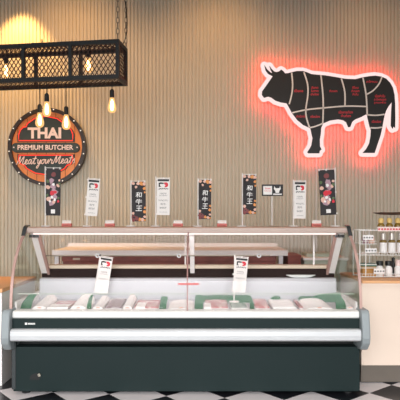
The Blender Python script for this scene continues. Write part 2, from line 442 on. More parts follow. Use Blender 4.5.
# counters left and right
lc = thing('service_counter', (-1.9, 4.4, 0), 'white service counter with orange wood top left of the display case', 'counter')
MB().box(-2.6, -1.49, 4.0, 4.8, 0, .703).build('body', M['counter_white'], lc, bevel=.003)
MB().box(-2.62, -1.482, 3.985, 4.82, .703, .733).build('worktop', M['wood_top'], lc, bevel=.004)
rc = thing('service_counter', (1.8, 4.35, 0), 'cream panelled service counter with wood top right of the display case', 'counter')
MB().box(1.235, 2.6, 4.07, 4.68, .135, .748).build('body', M['counter'], rc, bevel=.003)
MB().box(1.235, 2.6, 4.055, 4.69, .748, .764).build('edge_strip', M['counter'], rc)
MB().box(1.235, 2.6, 4.05, 4.70, .764, .785).build('worktop', M['wood_top'], rc, bevel=.004)
kk = MB().box(1.235, 2.6, 4.078, 4.68, .007, .135).build('kick_panel', M['kick'], rc)
MB().box(1.24, 2.6, 4.085, 4.66, .0, .007).build('floor_seal', M['black'], kk)
# dish on the inner ledge
dh = MB().lathe([(.05, 0), (.075, .006), (.108, .022), (.104, .024), (.06, .010), (.01, .009)], (PX(301, 4.40), 4.405, .7685), 28, 1.15, .3)
tag(dh.build('serving_dish', M['dish'], origin=(PX(301, 4.40), 4.405, .7685), smooth=True), 'oval white dish on the ledge at the back of the display case', 'dish')

# ------------------------------------------------------------------ flags and cards
def flag_map(ox, oz, Y, tilt, wave, w):
    ca, sa = math.cos(tilt), math.sin(tilt)
    def f(u, v, d):
        y = Y - d + wave*math.sin(2.2*u/w*1.6 + v*9.0)
        return (ox + u*ca - v*sa, y, oz + u*sa + v*ca)
    return f
def cloth(mp, w, h, u0=0, n=8, k=14):
    mb = MB(); g = []
    for side in (0, .002):
        for i in range(n+1):
            for j in range(k+1): g.append(mb.bm.verts.new(mp(u0 + w*i/n, -h*j/k, side)))
    N = (n+1)*(k+1); ix = lambda s, i, j: g[s*N + i*(k+1) + j]
    for i in range(n):
        for j in range(k):
            for s in (0, 1): mb.bm.faces.new([ix(s, i, j), ix(s, i+1, j), ix(s, i+1, j+1), ix(s, i, j+1)])
    for i in range(n):
        for j in (0, k): mb.bm.faces.new([ix(0, i, j), ix(0, i+1, j), ix(1, i+1, j), ix(1, i, j)])
    for j in range(k):
        for i in (0, n): mb.bm.faces.new([ix(0, i, j), ix(0, i, j+1), ix(1, i, j+1), ix(1, i, j)])
    return mb
D1, D2, D3 = .003, .0036, .0042
def print_japan(fl, mp, w, h):
    MB().prism([(w*.06, -h*.02), (w*.94, -h*.02), (w*.94, -h*.075), (w*.06, -h*.075)], mp, D1, D1-.0005).build('header_band', M['ink'], fl)
    mb = MB()                                               # bull-head emblem: black outline, red right half
    mb.prism([(w*.14, -h*.12), (w*.30, -h*.105), (w*.52, -h*.115), (w*.52, -h*.15), (w*.24, -h*.15), (w*.24, -h*.20), (w*.34, -h*.225), (w*.14, -h*.235)], mp, D1, D1-.0005)
    mb.build('emblem', M['ink'], fl)
    mb = MB(); mb.prism([(w*.52, -h*.11), (w*.74, -h*.105), (w*.86, -h*.14), (w*.86, -h*.21), (w*.72, -h*.24), (w*.58, -h*.235), (w*.62, -h*.20), (w*.70, -h*.18), (w*.58, -h*.165)], mp, D1, D1-.0005)
    mb.build('emblem', M['ink_red'], fl)
    mb = MB(); mb.text('JAPAN', w*.74, h*.052, w*.5, -h*.285, mp, D1, .03); mb.build('lettering', M['ink'], fl)
    for tx, tw, th_, tv in (('100%', .50, .040, .41), ('AUTHENTIC', .62, .026, .465), ('WAGYU', .72, .045, .60), ('和牛', .42, .062, .70), ('BEEF', .50, .045, .80), ('THAI PREMIUM', .6, .02, .92)):
        MB().text(tx, w*tw, h*th_, w*.5, -h*tv, mp, D1).build('lettering', M['ink_grey'], fl)
def print_kanji(fl, mp, w, h):
    for i, (chr_, v) in enumerate((('和', .33), ('牛', .50), ('王', .67))): MB().text(chr_, w*.46, h*.135, w*.5, -h*v, mp, D2, .012, .1).build('lettering', M['ink_white'], fl)
    for col, spots in (('ink_pink', [(.06, .04, .13), (.45, .04, .12), (.9, .06, .13), (.1, .8, .11), (.75, .96, .12), (.96, .88, .1), (.3, .13, .10)]),
                       ('ink_orange', [(.70, .05, .15), (.95, .17, .11), (.98, .27, .08), (.9, .76, .12), (.97, .66, .09), (.55, .95, .12), (.92, .97, .08)]),
                       ('ink_maroon', [(.16, .90, .18), (.36, .93, .15), (.12, .97, .12)])):
        for (u, v, r) in spots:
            r *= w; uu = min(max(u*w, r*.8), w-r*.8); vv = min(max(v*h, r*.8), h-r*.8)
            MB().blob(uu, -vv, r, mp, D1, 8, .25).build('flower_print', M[col], fl)
def print_food(fl, mp, w, h):
    mb = MB(); mb.blob(w*.5, -h*.13, w*.17, mp, D1, 10, .12); mb.build('crest_print', M['ink_maroon'], fl)
    for v in (.27, .37, .49, .62, .73): MB().blob(w*random.uniform(.35, .65), -h*v, w*.20, mp, D1, 7, .45).build('brush_stroke', M['lav'], fl)
    for col, spots in (('ink_red', [(.42, .52, .17), (.62, .5, .13), (.84, .70, .10)]), ('ink_pink', [(.14, .40, .14), (.2, .66, .16), (.82, .36, .11), (.55, .71, .12), (.9, .25, .08)]),
                       ('ink_green', [(.12, .27, .11), (.9, .33, .10), (.1, .57, .09), (.86, .63, .08)]), ('ink_white', [(.5, .34, .10), (.42, .61, .10), (.62, .66, .09), (.3, .7, .08)])):
        for (u, v, r) in spots: MB().blob(min(max(u*w, r*w*.9), w-r*w*.9), -v*h, r*w, mp, D2 if col != 'ink_white' else D3, 8, .3).build('food_print', M[col], fl)
    MB().prism([(w*.36, -h*.87), (w*.64, -h*.87), (w*.64, -h*.955), (w*.36, -h*.955)], mp, D1, D1-.0005).build('stamp_print', M['ink_white'], fl)
TOPZ = 1.1932
def flag_stand(pole_px, base_px, top_py, fx0, fx1, fy0, fy1, kind, label, tilt=0.0, Y=4.36, basez=TOPZ, side=1, wave=.004, group='little banner flags on the case top', ptilt=0.0, name='banner_flag'):
    bx_ = PX(base_px, Y)
    t = thing(name, (bx_, Y, basez), label, 'flag', group)
    MB().lathe([(.040, 0), (.041, .004), (.036, .008), (.008, .010)], (bx_, Y, basez), 22, 1, .85).build('base', M['flag_white'], t)
    pb, pt = Vector((PX(pole_px, Y), Y, basez+.009)), Vector((PX(pole_px, Y) + ptilt, Y, PZ(top_py, Y)))
    MB().tube([pb, pt], .0048, 8).build('pole', M['flag_white'], t)
    w, h = (fx1-fx0)/F*Y, (fy1-fy0)/F*Y
    mp = flag_map(PX(fx0, Y), PZ(fy0, Y), Y-.007, tilt, wave, w)
    a, b = mp(-.005, .006, -.007), mp(w+.003, .006, -.007)
    if side < 0: a, b = mp(-.003, .006, -.007), mp(w+.006, .006, -.007)
    a, b = Vector(a), Vector(b); a.y = b.y = Y
    MB().tube([a, b], .0028, 6).build('crossbar', M['flag_white'], t)
    fl = cloth(mp, w, h).build('cloth', M['flag_white' if kind == 'japan' else 'flag_black'], t)
    eu = -.004 if side > 0 else w+.004
    for v in (.02, .5, .97):
        q = mp(eu, -h*v, 0); MB().box(q[0]-.006, q[0]+.006, Y-.010, Y-.003, q[2]-.006, q[2]+.006).build('clip', M['flag_white'], t)
    for u in (.5, .95) if side > 0 else (.5, .05):
        q = mp(w*u, .002, 0); MB().box(q[0]-.005, q[0]+.005, q[1]-.004, Y+.002, q[2]-.008, q[2]+.008).build('clip', M['flag_white'], t)
    {'japan': print_japan, 'kanji': print_kanji, 'food': print_food}[kind](fl, mp, w, h)
    return t
R = math.radians
flag_stand(45.3, 46, 166.5, 46.5, 61, 168.5, 215.5, 'food', 'black food-print banner flag overlapping the round wooden sign', tilt=R(-.5))
flag_stand(86.8, 87.5, 177.5, 88.3, 100.3, 179, 215.5, 'japan', 'tilted white banner flag just right of the round sign on the case top', tilt=R(-4.5), ptilt=.014)
flag_stand(131, 130.8, 180, 131.8, 145.6, 181.8, 221.5, 'kanji', 'black brush-lettered flag, leftmost of its three, left of the middle of the case', tilt=R(.6), wave=.009)
flag_stand(155.8, 155.5, 176.5, 157, 170, 178.5, 215, 'japan', 'upright white banner flag right beside the leftmost brush-lettered black flag', tilt=R(-.5))
flag_stand(198, 197.5, 178, 199, 211.5, 179.8, 219, 'kanji', 'black brush-lettered flag above the middle post of the glass case', tilt=R(-.8), wave=.009)
flag_stand(242.4, 241.8, 173, 243, 256.2, 175, 214.2, 'kanji', 'black brush-lettered flag beside the small two-panel sign', tilt=R(-.3), wave=.008)
flag_stand(293.3, 293.3, 179.5, 294, 305.8, 181.5, 218.5, 'japan', 'upright white banner flag right of the small two-panel sign', tilt=R(-.5))
flag_stand(335.2, 335.3, 167.5, 318, 334, 170.5, 215.5, 'food', 'black food-print banner flag at the right end of the case top', tilt=R(3.0), side=-1)
# two-panel sign stand
Y = 4.36
ss = thing('sign_stand', (PX(272, Y), Y, TOPZ), 'small two-panel sign on a clear pole between black and white flags', 'sign')
MB().lathe([(.052, 0), (.053, .003), (.048, .006), (.008, .009)], (PX(272, Y), Y, TOPZ), 24, 1.05, .8).build('base', M['acrylic'], ss)
MB().tube([(PX(272, Y), Y, TOPZ+.008), (PX(272, Y), Y, PZ(195, Y))], .0042, 8).build('pole', M['flag_white'], ss)
bd = MB().box(PX(261.7, Y), PX(283, Y), Y-.012, Y-.005, PZ(196, Y), PZ(184.5, Y)).build('board', M['ink'], ss, bevel=.003)
mp = wallmap(Y-.012)
MB().prism([(263.2, 186), (272, 186), (272, 194.6), (263.2, 194.6)], mp, .001, 0).build('white_panel', M['flag_white'], bd)
mb = MB(); mpt = lambda u, v, d: mp(u, -v, d)
mb.text('THAI', 5.5, 1.6, 267.6, -188.6, mpt, .002, .02); mb.text('PREMIUM', 6.5, 1.0, 267.6, -191, mpt, .002); mb.build('lettering', M['ink_red'], bd)
mb = MB()                                                    # cow-head emblem
mb.prism([(274.4, 186), (275.4, 188.2), (279.2, 188.2), (280.2, 186), (280.8, 189), (279.6, 190.4), (278.8, 193), (275.8, 193), (275, 190.4), (273.8, 189)], mp, .001, 0)
mb.prism([(273.2, 193.6), (281.8, 193.6), (281.8, 194.8), (273.2, 194.8)], mp, .001, 0)
mb.build('emblem', M['flag_white'], bd)
# price cards
def price_card(px, label):
    Y = 4.33; x = PX(px, Y)
    t = thing('price_card', (x, Y, TOPZ), label, 'price card', 'red and white price cards on the case top')
    MB().box(x-.040, x+.040, Y-.012, Y+.018, TOPZ, TOPZ+.026).build('holder', M['card_red'], t, bevel=.003)
    c = MB().box(x-.036, x+.036, Y-.008, Y-.004, TOPZ+.026, TOPZ+.050).build('card', M['flag_white'], t)
    mb = MB(); mp = lambda u, v, d: (x+u, Y-.012-d, TOPZ+v)
    mb.box(x-.028, x+.028, Y-.0135, Y-.0115, TOPZ+.009, TOPZ+.014)
    mb.build('stripe', M['ink_maroon'], t)
    mb = MB().box(x-.026, x+.026, Y-.0092, Y-.0078, TOPZ+.036, TOPZ+.040); mb.build('print', M['ink_pink'], c)
    return t
pc = price_card(66.8, 'red price card between black food flag and tilted white flag')
Yp = 4.33
for px, lab in ((109.8, 'red price card right of the tilted white flag'), (178, 'red price card between upright white flag and middle black flag'),
                (222, 'red price card between the middle and right brush-lettered flags'), (316.5, 'red price card in front of the thin white wall cable')):
    copy_tree(pc, (PX(px, Yp), Yp, TOPZ), lab)
# cable down the wall under the bull
mb = MB().tube([(PX(316.6, 5.955), 5.972, PZ(156, 5.955)), (PX(316.3, 5.955), 5.972, PZ(200, 5.955)), (PX(316.2, 5.955), 5.972, .12)], .006, 6)
tag(mb.build('power_cable', M['rack'], origin=(PX(316.2, 5.955), 5.97, .12)), 'thin white cable running down the wall from the bull sign', 'cable')

# ------------------------------------------------------------------ round sign
SY = 5.90; SCX, SCY = 47.3, 147.0; k = .25
sgn = thing('round_sign', (PX(SCX, SY), SY, PZ(SCY+39.5, SY)), 'round wooden butcher sign with black studded rim and red neon on the wall', 'sign')
u0 = 1/F*SY
def smap(u, v, d): return (PX(SCX, SY) + u*k*u0, SY - d, PZ(SCY, SY) + v*k*u0)      # crop units (4 per pixel), v up
circ = lambda r, n=72: [(r*math.cos(2*PI*i/n), r*math.sin(2*PI*i/n)) for i in range(n)]
bk = MB().prism(circ(146), smap, .0, -.05).build('plank_disc', M['planks'], sgn)
for gx in (-118, -80, -42, -4, 34, 72, 110):
    hh = math.sqrt(140**2 - gx*gx); MB().prism([(gx-.9, -hh), (gx+.9, -hh), (gx+.9, hh), (gx-.9, hh)], smap, .0012, -.002).build('plank_joint', M['plank_gap'], bk)
mb = MB()
A, B = circ(141), circ(155); n = 72
for i in range(n):
    j = (i+1) % n; q = [A[i], B[i], B[j], A[j]]
    for d in (.03, -.055):
        mb.bm.faces.new([mb.bm.verts.new(smap(p[0], p[1], d)) for p in q])
    for pp in ((A[i], A[j]), (B[i], B[j])):
        mb.bm.faces.new([mb.bm.verts.new(smap(p[0], p[1], d)) for p, d in ((pp[0], .03), (pp[1], .03), (pp[1], -.055), (pp[0], -.055))])
bmesh.ops.remove_doubles(mb.bm, verts=mb.bm.verts[:], dist=1e-5)
rim = mb.build('rim', M['rim'], sgn)
for i in range(20):
    a = 2*PI*(i+.4)/20; p = smap(150*math.cos(a), 150*math.sin(a), .034)
    mb = MB(); bmesh.ops.create_icosphere(mb.bm, subdivisions=1, radius=.0075, matrix=Matrix.Translation(p)); mb.build('stud_bulb', M['stud'], rim)
dome = [(-114, 16), (-115, 42), (-108, 62), (-96, 74), (-84, 76), (-78, 90), (-48, 112), (0, 122), (48, 112), (78, 90), (84, 76), (96, 74), (108, 62), (115, 42), (114, 16)]
low = [(-114, -34), (-115, -56), (-106, -72), (-90, -78), (-80, -92), (-44, -112), (0, -118), (44, -112), (80, -92), (90, -78), (106, -72), (115, -56), (114, -34)]
sh = 3
dome = [(a+sh, b) for a, b in dome]; low = [(a+sh, b) for a, b in low]
def cmap(u, v, d): return smap(u - 7.2, v + 4, d)        # the badge sits a little left of the disc's middle
bg = MB().prism(dome, cmap, .012, .0).build('badge_top', M['badge'], sgn)
bl = MB().prism(low, cmap, .012, .0).build('badge_bottom', M['badge'], sgn)
pill = [(sh + sx*(118 + 18*math.cos(t)), -8 + 19*math.sin(t)*(1 if sx > 0 else 1)) for sx, rng in ((1, range(-3, 4)), ) for t in [PI/6*r for r in rng]]
pill += [(sh - (118 + 18*math.cos(t)), -8 + 19*math.sin(t)) for t in [PI/6*r for r in range(3, -4, -1)]]
bd = MB().prism(pill, cmap, .03, .0).build('name_band', M['badge'], sgn)
def inset(poly, f=.94, cy=0): 
    cx = sum(p[0] for p in poly)/len(poly); c2 = sum(p[1] for p in poly)/len(poly)
    return [(cx+(p[0]-cx)*f, c2+(p[1]-c2)*(f-.02)) for p in poly]
for poly in (dome, low):
    MB().tube([cmap(p[0], p[1], .02) for p in inset(poly)], .0062, 6, closed=True).build('neon_tube', M['neon_red'], sgn)
mb = MB(); mb.text('THAI', 134, 44, sh-5, 51, cmap, .022, .045); mb.build('lettering', M['letters'], bg)
mb = MB(); mb.text('PREMIUM BUTCHER', 222, 20, sh, -7, cmap, .032, .03)
mb.build('lettering', M['letters'], bd)
for du in (-126, 126): MB().prism([(sh+du+3*math.cos(t*PI/4), -7+3*math.sin(t*PI/4)) for t in range(8)], cmap, .032, .030).build('dot', M['letters'], bd)
G = {'M': ([[(0,.1),(.1,0),(.25,.8),(.42,1.55),(.47,1.3),(.5,.15),(.8,1.0),(1.02,1.55),(1.05,1.2),(1.0,.2),(1.15,0),(1.32,.2)]], 1.3),
 'e': ([[(0,.2),(.3,.45),(.35,.8),(.2,.88),(.1,.5),(.15,.1),(.35,0),(.55,.2)]], .55),
 'a': ([[(.5,.8),(.25,.9),(.05,.5),(.15,.05),(.35,.2),(.5,.8),(.48,.2),(.6,0),(.75,.2)]], .72),
 't': ([[(0,.2),(.25,.9),(.34,1.6),(.18,.3),(.3,0),(.5,.2)],[(-.08,1.02),(.55,1.15)]], .5),
 'y': ([[(0,.7),(.1,.85),(.12,.2),(.3,.1),(.52,.85),(.45,.1),(.28,-.75),(.08,-.8),(.15,-.4),(.62,.2)]], .62),
 'o': ([[(.4,.85),(.12,.7),(.08,.2),(.3,0),(.5,.4),(.4,.85),(.65,.7)]], .62),
 'u': ([[(0,.7),(.08,.85),(.1,.2),(.28,.05),(.5,.85),(.5,.15),(.66,.15)]], .66),
 'r': ([[(0,.3),(.15,.95),(.25,.7),(.45,.75),(.4,.2),(.52,0),(.66,.2)]], .6),
 's': ([[(0,.2),(.3,.95),(.35,.5),(.4,.1),(.15,0),(.5,.15)]], .5), ' ': ([], .22)}
tot = sum(G[c][1] for c in 'Meat yourMeats'); cx = 0; mb = MB()
for c in 'Meat yourMeats':
    for st in G[c][0]:
        pts = [(sh-118 + (cx+p[0])/tot*234 + p[1]*4, -74 + p[1]*20 + (cx/tot)*5, 0) for p in st]
        mb.tube([cmap(p.x, p.y, .02) for p in spline(pts, 4)], .0052, 6)
    cx += G[c][1]
mb.build('script_lettering', M['letters'], bl)

# ------------------------------------------------------------------ bull sign
BY = 5.86
bull = [(272.6, 76.4), (268, 74), (265.5, 70.5), (264.3, 65.3), (267.3, 69.8), (270.3, 72.6), (272.6, 73.6), (270.6, 70.5), (269.3, 66), (271.6, 69.3), (274.2, 71.8), (276.5, 72.3), (279, 71.6), (281, 69.8), (283.2, 71.3), (285, 73.6), (288, 73.4), (292, 72.3), (297, 71.2), (303, 71.3), (307, 72.6), (311, 74.3), (318, 75), (325, 75.6), (335, 77.2), (345, 79), (355, 79.4), (363, 77.4), (369, 76.4), (375, 75.9), (381, 76.8), (386, 79), (390, 83.2), (392.6, 88), (394.2, 95), (394.8, 104), (395, 118), (394.8, 128), (393.4, 126.5), (392.4, 128.8), (390.6, 126), (391, 112), (391.6, 102.2),
 (388.3, 106.5), (386, 110.5), (384.4, 115), (383.2, 121), (382, 127.6), (380.4, 135), (377.4, 144), (374.4, 153), (362.4, 153), (366, 149), (369, 143.5), (370.4, 136), (370.7, 130), (369.2, 126), (367.6, 119), (366.6, 114.2), (361, 117.2), (355, 119.6), (352, 122), (350, 127.2), (348, 127.2), (346, 122.3), (343, 120.3), (338, 119.5), (330, 120.6), (323, 123.6), (321, 128), (320.6, 134), (319.6, 140), (319.8, 146.5), (321.4, 149.6), (319.6, 151), (319.2, 153.4), (308, 153.4), (307.2, 152), (309.5, 148.8), (311.2, 145.5), (312.4, 138), (311.4, 134), (310.3, 128.4), (303, 125), (297, 120), (292, 113.3), (288.6, 107), (286.5, 103.4), (281, 102.6), (275.5, 100.8), (271, 97.6), (268, 96.8), (264, 98), (261.8, 95), (262, 91.6), (266, 86)]
bs = thing('bull_sign', (PX(330, BY), BY, PZ(154, BY)), 'black bull butcher-cuts sign with glowing pink outline on the fluted wall', 'sign')
bmap = wallmap(BY)
fig = MB().prism(bull, bmap, .012, .0).build('bull_panel', M['bull'], bs)
def ribbon(pts, half, mp, d0, d1, closed=True, name=None, m=None, parent=None):
    mb = MB(); N = len(pts)
    P = [Vector(p) for p in pts]
    for i in range(N if closed else N-1):
        a, b = P[i], P[(i+1) % N]; t = (b-a)
        if t.length < 1e-6: continue
        t.normalize(); nn = Vector((-t.y, t.x))*half
        for d in (d0, d1): mb.bm.faces.new([mb.bm.verts.new(mp(q.x, q.y, d)) for q in (a+nn, b+nn, b-nn, a-nn)])
        for s in (1, -1): mb.bm.faces.new([mb.bm.verts.new(mp(q.x, q.y, d)) for q, d in ((a+nn*s, d0), (b+nn*s, d0), (b+nn*s, d1), (a+nn*s, d1))])
    if closed:
        for p in P:
            for d in (d0, d1): mb.bm.faces.new([mb.bm.verts.new(mp(p.x+half*math.cos(t*PI/8), p.y+half*math.sin(t*PI/8), d)) for t in range(16)])
    return mb
bm_ = wallmap(BY)
ribbon(bull, 3.9, bm_, -.004, -.010).build('halo_light', M['halo'], bs, recalc=False)
ribbon(bull, 3.2, bm_, -.014, -.018).build('back_light', M['halo_red'], bs, recalc=False)
for (px, py) in ((290, 95), (335, 95), (380, 95), (315, 145), (370, 145)): MB().box(PX(px-1, BY), PX(px+1, BY), BY-.002, 5.984, PZ(py+1, BY), PZ(py-1, BY)).build('standoff', M['chain'], bs)
lines = [[(291.4,73),(292.4,85),(291.4,95),(289,104.5)], [(303.6,72.3),(307.2,84),(307.6,95),(305.6,109),(306.2,118),(309.2,127.6)], [(320.6,75.6),(322.6,95),(322.9,110),(322.5,123.6)],
 [(341,78.8),(344.4,92),(344.6,106)], [(362.5,78),(365.4,93),(366.4,105),(366.7,114.4)], [(292,113),(306,110),(322,108.3),(345,106.4),(366,106.8)],
 [(381.4,77.6),(378.4,84.5),(372.5,91),(365.6,95)], [(366.9,115),(375,115.6),(384,114.6)], [(370,128),(376,128.2),(381.6,127.4)], [(309.8,127.8),(315,126.6),(322.2,123.8)]]
for l in lines:
    pts = [(p.x, p.y) for p in spline([(a, b, 0) for a, b in l], 4)]
    ribbon(pts, .72, bm_, .0155, .012, closed=False).build('cut_line', M['bull_line'], fig, recalc=False)
tm = lambda u, v, d: bm_(u, -v, d)
for s, w, h, u, v in (('เนื้อคอ', 9, 3.0, 298.4, 91), ('สันคอ', 7, 2.6, 314.5, 87.8), ('ใบพาย', 7.4, 2.6, 314.5, 91), ('เสือร้อง', 8, 2.6, 314.5, 94.4), ('สันนอก', 8, 2.4, 333, 91.2),
  ('ทีโบน', 6, 2.6, 355, 87.8), ('สันนอก', 8, 2.4, 355, 91.2), ('สันใน', 6, 2.6, 355, 94.4), ('สะโพกบน', 11, 2.6, 371.4, 81.8), ('เนื้อพับใน', 10, 2.8, 379.6, 96.2), ('สะโพกนอก', 12, 2.8, 379.6, 99.6), ('ลูกมะพร้าว', 12, 2.8, 379.6, 103),
  ('เสือร้องไห้', 9.6, 2.8, 300.8, 116.4), ('เนื้อน่อง', 9.4, 2.8, 315, 116.6), ('เนื้อชายท้อง', 14, 3.0, 345.4, 112.3), ('พื้นท้อง', 10, 2.8, 345.6, 116), ('เนื้อน่อง', 9.4, 3, 376, 121.6)):
    MB().text(s, w, h, u, -v, tm, .014, .02).build('lettering', M['bull_text'], fig)

# ------------------------------------------------------------------ cage pendant and bulbs
FY = 4.1; fr = Vector((PX(118.8, FY), FY)); ang = R(8.0)
ud = Vector((-math.cos(ang), math.sin(ang))); vd = Vector((math.sin(ang), math.cos(ang)))
FZ0, FZ1, FL, FD = PZ(78.2, FY), PZ(38.8, FY), 1.75, .25
def fmap(u, w, z): p = fr + ud*u + vd*w; return (p.x, p.y, z)
cg = thing('cage_chandelier', fmap(FL/2, FD/2, FZ0), 'long black iron mesh cage light hanging on chains above the counter', 'light fixture')
mb = MB(); b = .026
for w0, w1 in ((0, b), (FD-b, FD)):
    for z0, z1 in ((FZ0, FZ0+b*1.25), (FZ1-b*1.25, FZ1)): mb.box(0, FL, w0, w1, z0, z1, fmap)
for ux in (0, .382, .772, 1.162, FL-b):
    for w0, w1 in ((0, b), (FD-b, FD)): mb.box(ux, ux+b, w0, w1, FZ0+b*1.25, FZ1-b*1.25, fmap)
for ux in (0, FL-b):
    for z0, z1 in ((FZ0, FZ0+b*1.25), (FZ1-b*1.25, FZ1)): mb.box(ux, ux+b, b, FD-b, z0, z1, fmap)
mb.build('frame', M['iron'], cg)
def diag_panel(U, V, mp, pu=.036, pv=.054, wd=.0034, th=.004):
    """expanded-metal panel U x V: crossing slanted bars clipped to the rectangle"""
    mb = MB(); s = pv/pu
    for sg in (1, -1):
        c = -s*U if sg > 0 else 0
        c0 = -math.ceil(s*U/pv)*pv if sg > 0 else 0
        c = c0
        while c < (V if sg > 0 else V + s*U):
            us = [0, U]; vs = [sg*s*q + c for q in us]
            pts = []
            lo, hi = 0.0, U
            if sg > 0: lo, hi = max(0, (0-c)/s), min(U, (V-c)/s)
            else: lo, hi = max(0, (c-V)/s), min(U, c/s)
            if hi - lo > 1e-3:
                a, b_ = Vector((lo, sg*s*lo+c)), Vector((hi, sg*s*hi+c)); t = (b_-a).normalized(); nn = Vector((-t.y, t.x))*wd
                q = [a+nn, b_+nn, b_-nn, a-nn]
                mb.prism([(p.x, p.y) for p in q], mp, -th/2 + (.001 if sg > 0 else -.001), th/2 + (.001 if sg > 0 else -.001))
            c += pv
    return mb
hh = FZ1-FZ0
diag_panel(FL, hh, lambda u, v, d: fmap(u, .010-d, FZ0+v)).build('mesh_panel', M['lit_iron'], cg, recalc=False)
diag_panel(FD, hh, lambda u, v, d: fmap(.010+d, u, FZ0+v)).build('mesh_panel', M['lit_iron'], cg, recalc=False)
diag_panel(FL, FD, lambda u, v, d: fmap(u, v, FZ0+.010+d)).build('mesh_panel', M['lit_iron'], cg, recalc=False)
diag_panel(FL, FD, lambda u, v, d: fmap(u, v, FZ1-.010+d)).build('mesh_panel', M['lit_iron'], cg, recalc=False)
def chain_mb(p, z0, z1):
    mb = MB(); L = .042; z = z0; i = 0
    while z < z1:
        pts = []
        for q in range(10):
            a = 2*PI*q/10; dx = .010*math.cos(a); dz = .026*math.sin(a)
            pts.append((p[0]+(dx if i % 2 else 0), p[1]+(0 if i % 2 else dx), z+.026+dz))
        mb.tube(pts, .0036, 5, closed=True); z += L; i += 1
    return mb
for uu in (.012, FL-.012):
    for ww in (.012, FD-.012):
        p = fmap(uu, ww, 0); chain_mb(p, FZ1-.004, 3.94).build('chain', M['chain'], cg)
mb = MB(); p0 = fmap(.5, .1, FZ1); p1 = fmap(.17, .20, FZ1+.012); p2 = fmap(.06, .235, FZ1+.012); p3 = fmap(.012, FD-.012, FZ1+.10)
cab = [p0, p1, p2, p3] + [(p3[0]+.012*math.sin(t*1.3), p3[1]-.012, FZ1+.10+t*.1) for t in range(1, 12)]
mb.tube(spline(cab, 4), .004, 6); mb.build('power_cord', M['black'], cg)
MB().tube([fmap(.63, .012, FZ1), fmap(.63, .012, FZ1+.03)], .005, 6).build('hook', M['iron'], cg)
# hanging bulbs
def bulb(px, top_py, Y, cord_top_z, label, group):
    """edison bulb: glass starts at top_py and is 0.125 m tall"""
    x = PX(px, Y); zt = PZ(top_py, Y)
    t = thing('pendant_bulb', (x, Y, zt-.125), label, 'light bulb', group)
    MB().tube([(x, Y, zt+.05), (x, Y, cord_top_z)], .0035, 6).build('cord', M['black'], t)
    MB().lathe([(.008, .062), (.013, .056), (.0175, .05), (.0185, .0), (.016, -.006)], (x, Y, zt), 16).build('socket', M['black'], t)
    prof = [(.014, 0), (.016, -.012), (.024, -.045), (.031, -.075), (.0325, -.092), (.028, -.110), (.018, -.121), (.004, -.125)]
    g = MB().lathe([(r*1.06, z) for r, z in prof], (x, Y, zt), 20).build('glass_bulb', M['bulb'], t, smooth=True)
    MB().lathe([(.002, -.018), (.011, -.035), (.015, -.065), (.015, -.085), (.010, -.105), (.002, -.108)], (x, Y, zt), 12).build('filament', M['core'], g, smooth=True)
    return t
gb = 'bulbs hanging below the mesh cage'; bz = FZ0+.012
bulb(39.7, 112, 4.27, bz, 'glowing bulb below the cage, leftmost and in front of sign letter T', gb)
bulb(46.8, 101, 4.25, bz, 'glowing bulb below the cage, over the top of the round sign', gb)
bulb(66.2, 114, 4.24, bz, 'glowing bulb below the cage, over the right side of the round sign', gb)
bulb(112, 97, 4.20, bz, 'glowing bulb hanging alone below the right end of the cage', gb)
gc = 'bulbs inside the mesh cage'
bulb(6, 63, 4.32, FZ1-.012, 'glowing bulb inside the mesh cage at the left edge of the picture', gc)
bulb(88.5, 57, 4.23, FZ1-.012, 'glowing bulb inside the right bay of the mesh cage', gc)

